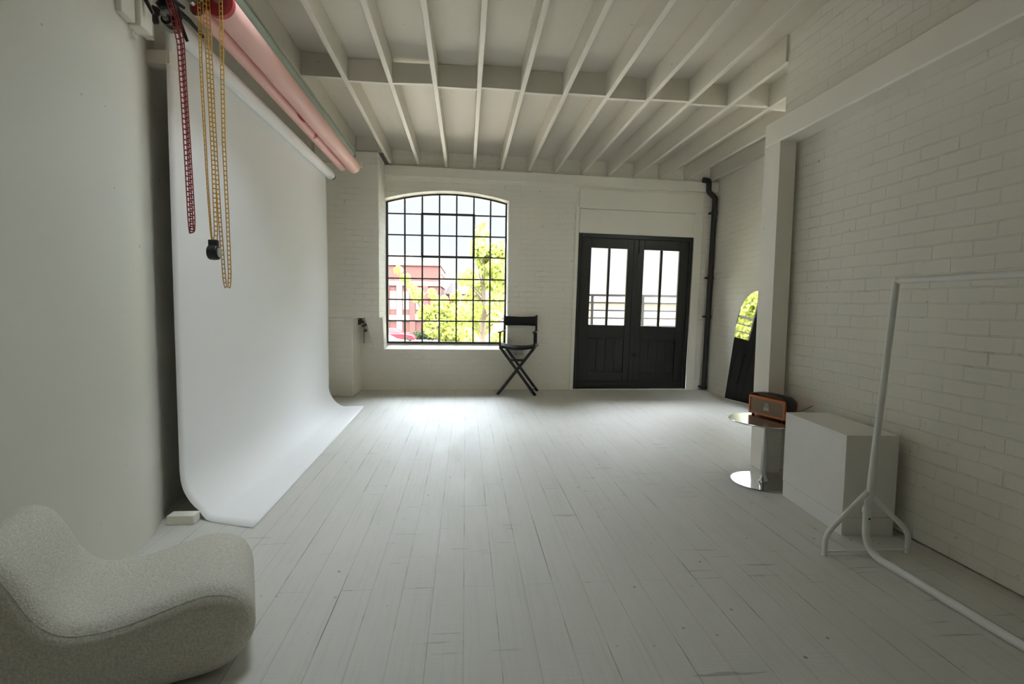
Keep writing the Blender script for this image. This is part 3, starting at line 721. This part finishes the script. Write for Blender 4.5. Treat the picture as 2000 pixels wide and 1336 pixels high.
# ------------------------------------------------------------------ arched mirror leaning in the recess
mi_ = empty('arched_mirror', (3.52, 6.68, 0)); tag(mi_, 'arched frameless mirror leaning on the brick wall behind the post', 'mirror')
W_, H_, A_ = 0.80, 1.10, 0.36
P = [(0.03, 0.0), (W_-0.03, 0.0), (W_, 0.03)] + [(W_/2+W_/2*math.cos(a), H_+0.42*math.sin(a)) for a in [PI*i/28 for i in range(29)]] + [(0.0, 0.03)]
lean = 0.12; ax = Vector((0, -1, 0)); nz = Vector((-ax.y*1, ax.x, 0))
nz = Vector((1, 0, 0)); upm = (Vector((0, 0, 1))*math.cos(lean) + nz*math.sin(lean)); nrm = ax.cross(upm).normalized()
if nrm.x > 0: nrm = -nrm
B0 = Vector((3.500, 6.735, 0.003))
Q = [B0 + ax*a + upm*b for a, b in P]
m = MB().prism([q - nrm*0.018 for q in Q], nrm*0.014); m.build('backing', M['mirror_back'], mi_, smooth=False)
m = MB().prism([q - nrm*0.004 for q in Q], nrm*0.004); m.build('mirror_glass', M['mirror'], mi_, smooth=False)

# ------------------------------------------------------------------ plinth box
m = MB().box(2.159, 2.458, 2.737, 3.375, 0.0, 0.105).box(2.157, 2.460, 2.735, 3.377, 0.107, 0.585)
o = m.build('display_plinth', M['white_lam'], bevel=0.0015, origin=(2.157, 2.735, 0)); o.rotation_euler = (0, 0, math.radians(-4.2)); tag(o, 'white box plinth standing on the floor against the right wall', 'plinth')

# ------------------------------------------------------------------ round steel table
TX, TY = 2.225, 3.645
tb = empty('side_table', (TX, TY, 0)); tag(tb, 'low round steel pedestal table carrying the orange speaker', 'table')
MB().lathe([(0.225, 0.0), (0.228, 0.004), (0.226, 0.009), (0.10, 0.012), (0.035, 0.013)], (TX, TY, 0.0), 'Z', 64).build('base_plate', M['chrome'], tb)
MB().lathe([(0.038, 0.013), (0.036, 0.022), (0.026, 0.035), (0.0225, 0.06), (0.0215, 0.08), (0.0215, 0.452)], (TX, TY, 0.0), 'Z', 32).build('column', M['chrome'], tb)
MB().lathe([(0.06, 0.452), (0.06, 0.458), (0.245, 0.460), (0.2545, 0.463), (0.2565, 0.468), (0.254, 0.472), (0.10, 0.473), (0.01, 0.473)], (TX, TY, 0.0), 'Z', 72).build('tabletop', M['steel_top'], tb)

# ------------------------------------------------------------------ orange speaker
spk = empty('portable_speaker', (2.312, 3.71, 0.473)); spk.rotation_euler = (0, 0, math.radians(14)); tag(spk, 'orange portable speaker with black strap standing on the round steel table', 'speaker')
def spart(m, name, mat, parent=None, **k):
    o = m.build(name, mat, None, **k); o.parent = parent or spk; return o
L, Dp, Hh = 0.345, 0.125, 0.140      # local: length along Y, front faces -X
x0, x1, y0, y1, z0, z1 = -Dp/2, Dp/2, -L/2, L/2, 0.012, 0.012+Hh
m = MB().box(x0+0.012, x1, y0, y1, z0, z1)
fr = 0.016
m.box(x0, x0+0.014, y0, y1, z0, z0+fr); m.box(x0, x0+0.014, y0, y1, z1-fr, z1); m.box(x0, x0+0.014, y0, y0+fr, z0+fr, z1-fr); m.box(x0, x0+0.014, y1-fr, y1, z0+fr, z1-fr)
spart(m, 'cabinet', M['orange'], bevel=0.003)
spart(MB().box(x0+0.006, x0+0.013, y0+fr, y1-fr, z0+fr, z1-fr), 'grille', M['grille'], smooth=False)
# badge: a round-headed crest over a small banner
m = MB(); yc, zc_ = 0.0, (z0+z1)/2
rp_ = [(x0+0.004, yc+0.0165*math.cos(a), zc_+0.012+0.0165*math.sin(a)) for a in [PI*i/14*1.25-0.4 for i in range(15)]]
m.tube(rp_, 0.0022, 6); m.tube([(x0+0.004, yc+0.008*math.cos(a), zc_+0.013+0.008*math.sin(a)) for a in [2*PI*i/12 for i in range(12)]], 0.0018, 6, closed=True)
m.bar((x0+0.004, yc-0.004, zc_+0.020), (x0+0.004, yc+0.004, zc_+0.020), 0.003, 0.003); m.bar((x0+0.004, yc-0.004, zc_+0.007), (x0+0.004, yc+0.005, zc_+0.008), 0.003, 0.003)
m.bar((x0+0.004, yc-0.016, zc_+0.008), (x0+0.004, yc-0.019, zc_-0.010), 0.003, 0.005); m.bar((x0+0.004, yc+0.016, zc_+0.008), (x0+0.004, yc+0.019, zc_-0.010), 0.003, 0.005)
m.bar((x0+0.004, yc-0.019, zc_-0.005), (x0+0.004, yc+0.019, zc_-0.005), 0.003, 0.004)
m.bar((x0+0.004, yc-0.026, zc_-0.013), (x0+0.004, yc+0.026, zc_-0.013), 0.003, 0.003); m.bar((x0+0.004, yc-0.026, zc_-0.024), (x0+0.004, yc+0.026, zc_-0.024), 0.003, 0.003)
m.bar((x0+0.004, yc-0.026, zc_-0.0185), (x0+0.004, yc-0.022, zc_-0.0185), 0.003, 0.014); m.bar((x0+0.004, yc+0.022, zc_-0.0185), (x0+0.004, yc+0.026, zc_-0.0185), 0.003, 0.014)
for i in range(5): m.box(x0+0.003, x0+0.005, yc-0.016+0.0075*i, yc-0.0125+0.0075*i, zc_-0.0215, zc_-0.0155)
o = spart(m, 'badge', M['badge'])
# strap arched over the top, fixed to both ends
sp_pts = [(y1+0.004, z1-0.05), (y1+0.004, z1-0.012), (y1-0.01, z1+0.010), (y1-0.06, z1+0.022), (0.0, z1+0.026), (y0+0.07, z1+0.022), (y0+0.02, z1+0.014), (y0-0.008, z1-0.012), (y0-0.012, z1-0.045), (y0-0.006, z1-0.075)]
c_ = []
for i in range(len(sp_pts)-1):
    p0 = sp_pts[max(i-1, 0)]; p1 = sp_pts[i]; p2 = sp_pts[i+1]; p3 = sp_pts[min(i+2, len(sp_pts)-1)]
    for k in range(5):
        t = k/5; f = lambda a, b, c, d: 0.5*((2*b)+(-a+c)*t+(2*a-5*b+4*c-d)*t*t+(-a+3*b-3*c+d)*t**3)
        c_.append((f(p0[0], p1[0], p2[0], p3[0]), f(p0[1], p1[1], p2[1], p3[1])))
c_.append(sp_pts[-1])
m = MB().grid(lambda u, v: Vector((-0.052+0.088*v, c_[min(int(u*(len(c_)-1)+0.5), len(c_)-1)][0], c_[min(int(u*(len(c_)-1)+0.5), len(c_)-1)][1])), len(c_)-1, 3)
o = spart(m, 'carry_strap', M['leather']); md = o.modifiers.new('thickness', 'SOLIDIFY'); md.thickness = 0.008; md.offset = 0
for y in (y0+0.03, y1-0.03):
    for x in (x0+0.02, x1-0.02): spart(MB().lathe([(0.010, 0.0), (0.011, 0.012)], (x, y, 0.0), 'Z', 12), 'foot', M['plastic_blk'])
m = MB().tube(fillet([(x1-0.005, y0+0.08, 0.06), (x1+0.05, y0+0.02, 0.07), (x1+0.125, y0-0.03, 0.125), (x1+0.135, y0-0.045, 0.085), (x1+0.10, y0-0.03, 0.02), (x1+0.09, y0+0.0, -0.10)], 0.03), 0.0022, 8)
spart(m, 'power_cable', M['plastic_blk'])

# ------------------------------------------------------------------ clothes rail
rk = empty('clothes_rail', (2.13, 2.02, 0)); tag(rk, 'white tubular clothes rail standing on the floor at the right', 'clothes rail')
Y0, Y1 = 2.515, 1.40
m = MB().tube([(2.205, Y0+0.012, 1.447), (2.205, Y1-0.012, 1.447)], 0.0165, 20); m.build('hanging_bar', M['steel_white'], rk)
for yy, sg in ((Y0, -1), (Y1, 1)):
    m = MB().tube([(2.205, yy, 1.462), (2.13, yy, 0.335), (2.122, yy, 0.26)], 0.0165, 20); m.build('upright', M['steel_white'], rk)
    for xf, xj in ((1.897, 2.118), (2.368, 2.142)):
        m = MB().tube(fillet([(xj, yy, 0.338 if xf < 2 else 0.318), (xf, yy, 0.115), (xf, yy, 0.0)], 0.05), 0.0135, 16); m.build('leg', M['steel_white'], rk)
    m = MB().tube([(1.90, yy, 0.018), (2.365, yy, 0.018)], 0.0055, 10); m.build('foot_rod', M['steel_white'], rk)
    m = MB().lathe([(0.0225, 0.225), (0.0225, 0.245), (0.0205, 0.255)], (2.122, yy, 0.0), 'Z', 18); m.build('joint_collar', M['steel_white'], rk)
m = MB().tube(fillet([(2.122, Y0, 0.262), (2.126, Y0, 0.0165), (2.146, Y1, 0.0165), (2.122, Y1, 0.262)], 0.15, 12), 0.0190, 20); m.build('floor_bar', M['steel_white'], rk)
m = MB().tube([(2.122, Y0-0.0185, 0.20), (2.122, Y0-0.0215, 0.20)], 0.005, 10); m.build('screw', M['black_metal'], rk)

# ------------------------------------------------------------------ boucle lounge chair
TH = math.radians(22); CA = Vector((-0.792, 1.805, 0)); aD = Vector((-math.cos(TH), -math.sin(TH), 0)); bD = Vector((-math.sin(TH), math.cos(TH), 0))
ctrl = [(-0.070, 0.14), (-0.062, 0.225), (-0.02, 0.292), (0.07, 0.322), (0.17, 0.310), (0.27, 0.287), (0.37, 0.276), (0.455, 0.290), (0.512, 0.350), (0.553, 0.440), (0.594, 0.512), (0.645, 0.540), (0.70, 0.534),
        (0.738, 0.49), (0.755, 0.33), (0.753, 0.16), (0.728, 0.06), (0.66, 0.006), (0.55, 0.0), (0.40, 0.0), (0.20, 0.0), (0.07, 0.004), (-0.005, 0.032), (-0.052, 0.085)]
def cr(ctrl, k=5):
    n = len(ctrl); o_ = []
    for i in range(n):
        p = [Vector(ctrl[(i+j) % n]) for j in (-1, 0, 1, 2)]
        for q in range(k):
            t = q/k; o_.append(0.5*((2*p[1])+(p[2]-p[0])*t+(2*p[0]-5*p[1]+4*p[2]-p[3])*t*t+(3*p[1]-p[0]-3*p[2]+p[3])*t**3))
    return o_
pr_ = cr(ctrl); NP = len(pr_)
def inset(P, d):
    o_ = []
    for i in range(NP):
        t = (P[(i+1) % NP]-P[i-1]).normalized(); nrm_ = Vector((t.y, -t.x)); o_.append((P[i]+nrm_*d, nrm_))
    return [a for a, _ in o_]
area = sum(pr_[i].x*pr_[(i+1) % NP].y-pr_[(i+1) % NP].x*pr_[i].y for i in range(NP))
SG = 1 if area < 0 else -1
DEP, RR = 0.56, 0.075
lay = []
for i in range(7):
    a = PI/2*i/6; lay.append((RR*(1-math.sin(a)), RR*(1-math.cos(a)) if False else RR*(1-math.sin(a))))
layers = [(RR*(1-math.cos(a)), RR*(1-math.sin(a))) for a in [PI/2*i/6 for i in range(7)]]          # (depth, inset)
layers = layers + [(RR+(DEP-2*RR)*i/8, 0.0) for i in range(1, 8)] + [(DEP-d, q) for d, q in reversed(layers)]
m = MB(); rings = []
for d, q in layers:
    ring = []
    for p in inset(pr_, SG*q):
        z = max(p.y, 0.0) if q < RR*0.999 else max(p.y, 0.0)
        ring.append(m.bm.verts.new(CA + aD*p.x + bD*d + Vector((0, 0, z))))
    rings.append(ring)
for A, B in zip(rings, rings[1:]):
    for j in range(NP): m.face([A[j], A[(j+1) % NP], B[(j+1) % NP], B[j]])
m.face(rings[0]); m.face(rings[-1][::-1])
sofa = empty('lounge_chair', CA + aD*0.35 + bD*0.3); tag(sofa, 'low cream boucle lounge chair in the lower left foreground', 'armchair')
m.build('upholstered_body', M['boucle'], sofa, ang=60)

k = RR-math.sqrt(max(0, RR*RR-(RR-0.02)**2))
for d in (0.02, DEP-0.02):
    P = [CA + aD*p.x + bD*d + Vector((0, 0, p.y)) for p in inset(pr_, SG*(k+0.0014)) if p.y > 0.16 and p.x < 0.72]
    st = max(range(len(P)), key=lambda i_: (P[i_]-P[i_-1]).length)
    m = MB().tube(P[st:]+P[:st], 0.0020, 6); m.build('seam', M['boucle'], sofa)

# ------------------------------------------------------------------ outside
o = MB().box(-60, 60, 8.6, 30, -2.9, -2.6).build('ground', M['asphalt'], smooth=False); tag(o, 'pale forecourt right outside the end wall', 'ground', kind='structure')
o = MB().box(-60, 60, 30, 140, -2.9, -2.6).build('road', M['road'], smooth=False); tag(o, 'grey road with parked cars seen low in the arched window', 'road', kind='structure')
# balcony and railing behind the door
o = MB().box(1.2, 4.4, 8.33, 9.6, -0.25, -0.02).build('balcony_floor', M['stone'], smooth=False); tag(o, 'balcony slab outside the black double door', 'balcony', kind='structure')
rl = empty('balcony_railing', (2.8, 9.4, 0)); tag(rl, 'dark metal balcony railing outside the door glass', 'railing')
for x in (1.35, 2.30, 3.25, 4.2):
    MB().box(x-0.022, x+0.022, 9.38, 9.42, -0.02, 1.49).build('post', M['black_metal'], rl, smooth=False)
for z, h in ((1.49, 0.04), (1.355, 0.026), (1.215, 0.026), (1.075, 0.026), (0.935, 0.026), (0.79, 0.026), (0.65, 0.026), (0.5, 0.026), (0.35, 0.026), (0.2, 0.026)):
    MB().box(1.3, 4.25, 9.385, 9.415, z-0.018*(x-x)-h/2, z+h/2).build('rail', M['black_metal'], rl, smooth=False)
# pale building opposite the door
bp = empty('pale_building', (10, 28, -2.6)); tag(bp, 'pale cream building beyond the balcony railing', 'building')
MB().box(4.5, 18, 26, 34, -2.6, 1.5).build('wall', M['cream_ext'], bp, smooth=False)
MB().box(4.2, 18.3, 25.7, 34.3, 1.5, 1.78).build('parapet', M['cream_ext'], bp, smooth=False)
for x in (6, 8.5, 11): MB().box(x, x+1.1, 25.94, 26.0, -1.9, -0.4).build('window', M['slate'], bp, smooth=False)
# red brick building
Yr = 58
rbld = empty('red_brick_building', (-7, Yr, -2.6)); tag(rbld, 'red brick building with stone bands left of the tree', 'building')
m = MB().box(-13.0, -2.8, Yr, Yr+14, -2.6, 5.4); m.build('wall', M['red_brick'], rbld, smooth=False)
for z, h in ((5.4, 0.45), (3.2, 0.5), (-0.6, 0.6), (-2.6, 0.7)): MB().box(-13.1, -2.7, Yr-0.15, Yr+14, z, z+h).build('stone_band', M['stone'], rbld, smooth=False)
for x in (-8.6, -7.2, -5.8, -4.4): MB().box(x-0.3, x+0.3, Yr-0.2, Yr, -2.0, 3.2).build('pilaster', M['stone'] if x in (-7.2,) else M['red_brick'], rbld, smooth=False)
for x in (-7.9, -6.5, -5.1):
    for z in (0.6,): 
        f = MB().box(x-0.35, x+0.35, Yr-0.04, Yr+0.02, z, z+2.0).build('window', M['stone'], rbld, smooth=False)
        MB().box(x-0.26, x+0.26, Yr-0.07, Yr-0.03, z+0.1, z+1.9).build('pane', M['dark_glass'], f, smooth=False)
MB().box(-8.2, -6.3, Yr+2, Yr+5, 5.85, 7.0).build('roof_box', M['slate'], rbld, smooth=False)
MB().prism([(-5.4, Yr+1, 5.85), (-2.75, Yr+1, 4.6), (-2.95, Yr+1, 4.6)], (0, 12, 0)).build('roof', M['slate'], rbld, smooth=False)
b2 = empty('brown_roofed_building', (6, 72, -2.6)); tag(b2, 'brown roofed building half hidden behind the tree', 'building')
MB().box(1.5, 14, 72, 84, -2.6, 8.0).build('wall', M['stone'], b2, smooth=False)
MB().prism([(0.8, 71.5, 8.0), (14.6, 71.5, 8.0), (14.6, 77, 10.2), (0.8, 77, 10.2)], (0, 1.0, 0.0)).build('roof', M['brownroof'], b2, smooth=False)
b3 = empty('pink_brick_house', (-0.6, 62, -2.6)); tag(b3, 'distant pinkish brick house between the branches', 'building')
MB().box(-2.2, 1.4, 60, 68, -2.6, 2.4).build('wall', M['red_brick'], b3, smooth=False)
MB().prism([(-2.4, 59.6, 2.4), (1.7, 59.6, 2.4), (0.7, 59.6, 3.8), (-1.6, 59.6, 3.8)], (0, 8.8, 0)).build('roof', M['slate'], b3, smooth=False)

def leaves(m, centers, n, size, seed):
    rnd = random.Random(seed)
    tot = sum(c[3]**2 for c in centers)
    for (x, y, z, r) in centers:
        for _ in range(max(1, int(n*r*r/tot))):
            while True:
                v = Vector((rnd.uniform(-1, 1), rnd.uniform(-1, 1), rnd.uniform(-1, 1)))
                if v.length <= 1: break
            v = v.normalized()*(v.length**0.5)*r
            p = Vector((x, y, z))+v; a = Vector((rnd.gauss(0, 1), rnd.gauss(0, 1), rnd.gauss(0, .6))).normalized()
            b = a.orthogonal().normalized(); b.rotate(Matrix.Rotation(rnd.uniform(0, 6.3), 3, a)); c = a.cross(b); s_ = size*rnd.uniform(.6, 1.3)
            q = [p-b*s_*.5, p+c*s_*.42+b*s_*.05, p+b*s_*.62, p-c*s_*.42+b*s_*.05]
            m.face([m.bm.verts.new(t_) for t_ in q])
tr = empty('maple_tree', (0.55, 15.9, -2.6)); tag(tr, 'bright lime green tree filling the right half of the arched window', 'tree')
m = MB().tube([(0.55, 15.9, -2.6), (0.5, 15.9, -0.5), (0.55, 15.9, 1.0), (0.5, 15.9, 2.6)], [0.13, 0.11, 0.08, 0.03], 10)
rnd = random.Random(3)
for i in range(14):
    z = 0.0+i*0.17; a = rnd.uniform(0, 6.3); l = rnd.uniform(.5, 1.0)*(1.25-i*0.06)
    m.tube([(0.53, 15.9, z), (0.53+l*.5*math.cos(a), 15.9+l*.5*math.sin(a), z+.3), (0.53+l*math.cos(a), 15.9+l*math.sin(a), z+.55)], [0.035, 0.022, 0.008], 6)
m.build('trunk', M['bark'], tr)
m = MB(); cen = []
for i in range(46):
    t = rnd.random(); z = 0.1+3.0*t; rad = 1.05*(1-t)**0.55+0.10; a = rnd.uniform(0, 6.3); q = rad*math.sqrt(rnd.random())
    cen.append((0.50+q*math.cos(a)+(0.15 if t < .6 else 0), 14.4+q*math.sin(a), z, rnd.uniform(.18, .36)*(1.1-0.45*t)))
cen += [(0.42, 14.4, 3.25, .22), (0.40, 14.4, 3.48, .12), (0.95, 14.4, 2.75, .16), (0.98, 14.4, 3.0, .10)]
cen = [(x*1.085, 15.9+(y-14.4), 1.3+(z-1.3)*1.085, r*1.085) for x, y, z, r in cen]
leaves(m, cen, 5600, 0.125, 5); m.build('foliage', M['leaf'], tr, smooth=False)
t2 = empty('young_tree', (-0.75, 13.6, -2.6)); tag(t2, 'loose lime green young tree in the lower middle of the arched window', 'tree')
m = MB().tube([(-0.6, 13.6, -2.6), (-0.65, 13.6, -0.5), (-0.7, 13.6, 0.7), (-0.85, 13.6, 1.4)], [0.07, 0.055, 0.04, 0.015], 8)
for p in ((-1.2, 13.6, 1.5), (-1.7, 13.6, 2.1), (-0.3, 13.6, 1.5), (-0.1, 13.6, 0.9)): m.tube([(-0.68, 13.6, 0.3), (-0.68+(p[0]+.68)*.5, p[1], p[2]*.6), p], [0.025, 0.018, 0.006], 6)
m.build('trunk', M['bark'], t2)
m = MB(); cen = [(-0.75, 13.6, .75, .34), (-0.35, 13.6, .55, .34), (-0.2, 13.6, 1.05, .3), (-0.65, 13.6, 1.25, .25), (-0.05, 13.6, .35, .34), (-1.05, 13.6, 1.05, .2), (-1.25, 13.6, 1.5, .18), (-1.55, 13.6, 1.95, .13), (-1.72, 13.6, 2.15, .10), (-1.4, 13.6, 1.72, .12), (-0.5, 13.6, .2, .22), (-0.25, 13.6, 1.5, .15), (-0.85, 13.6, 1.55, .12)]
leaves(m, cen, 1900, 0.12, 9); m.build('foliage', M['leaf'], t2, smooth=False)
t3 = empty('added_mirror_tree', (1.45, 10.35, -2.6)); tag(t3, 'slim lime green tree added outside so its leaves show in the leaning mirror', 'tree')  # tree added behind the end wall to give the mirror its yellow-green reflection
m = MB().tube([(1.45, 10.35, -2.6), (1.43, 10.35, 0.0), (1.45, 10.35, 2.2)], [0.06, 0.045, 0.012], 8); m.build('trunk', M['bark'], t3)
m = MB(); leaves(m, [(1.45+0.22*math.cos(i*2.4), 10.35+0.22*math.sin(i*2.4), 0.7+0.115*i, .26) for i in range(16)], 3200, 0.10, 12); m.build('foliage', M['leaf'], t3, smooth=False)
hd = MB(); leaves(hd, [(-5.4+0.35*i, 57, -2.15, .42) for i in range(14)], 2600, 0.22, 2); o = hd.build('hedge', M['leaf_dark'], smooth=False); tag(o, 'low dark green hedge beyond the red car', 'hedge', kind='stuff')
hd = MB(); leaves(hd, [(-3.6, 54.6, -1.3, .8), (-3.6, 54.6, -1.8, .7)], 1500, 0.2, 4); o = hd.build('round_bush', M['leaf_dark'], smooth=False); tag(o, 'clipped round bush above the hedge', 'bush')

def car(name, c, mat, label, s=1.0):
    t = empty(name, c); tag(t, label, 'car', 'parked cars outside the window'); c = Vector(c)
    body = [(-2.1, .35), (-2.15, .75), (-2.0, .95), (-0.9, 1.02), (1.0, 1.0), (1.9, .86), (2.15, .62), (2.15, .35)]
    cab = [(-1.75, .96), (-1.35, 1.42), (-0.9, 1.52), (0.0, 1.5), (0.4, 1.4), (1.05, .99)]
    m = MB().prism([c+Vector((x, -.85, z)) for x, z in body], (0, 1.7, 0)); m.build('body', mat, t, bevel=0.07, seg=3)
    m = MB().hexa([c+Vector(p) for p in ((-1.75, -.80, .96), (1.05, -.80, .99), (1.05, .80, .99), (-1.75, .80, .96), (-1.2, -.66, 1.5), (0.2, -.66, 1.46), (0.2, .66, 1.46), (-1.2, .66, 1.5))]); cb = m.build('cabin', mat, t, bevel=0.06, seg=3)
    m = MB().hexa([c+Vector(p) for p in ((-1.45, -.795, 1.03), (0.72, -.795, 1.04), (0.72, -.74, 1.04), (-1.45, -.74, 1.03), (-1.12, -.69, 1.42), (0.18, -.69, 1.40), (0.18, -.62, 1.40), (-1.12, -.62, 1.42))]); m.build('side_window', M['dark_glass'], cb)
    m = MB().hexa([c+Vector(p) for p in ((0.35, -.6, 1.40), (0.95, -.70, 1.02), (0.95, .70, 1.02), (0.35, .6, 1.40), (0.40, -.6, 1.42), (1.04, -.70, 1.03), (1.04, .70, 1.03), (0.40, .6, 1.42))]); m.build('windscreen', M['dark_glass'], cb)
    for x in (-1.35, 1.35):
        for y in (-.80, .80): MB().lathe([(0.20, -.1), (0.33, -.1), (0.34, 0), (0.33, .1), (0.20, .1)], c+Vector((x, y, .34)), 'Y', 20).build('wheel', M['tyre'], t)
car('hatchback_car', (-7.0, 51.5, -2.6), M['car_red'], 'red car parked at the lower left of the arched window')
car('hatchback_car', (-6.6, 42.5, -2.6), M['car_white'], 'white car parked in front of the red one')
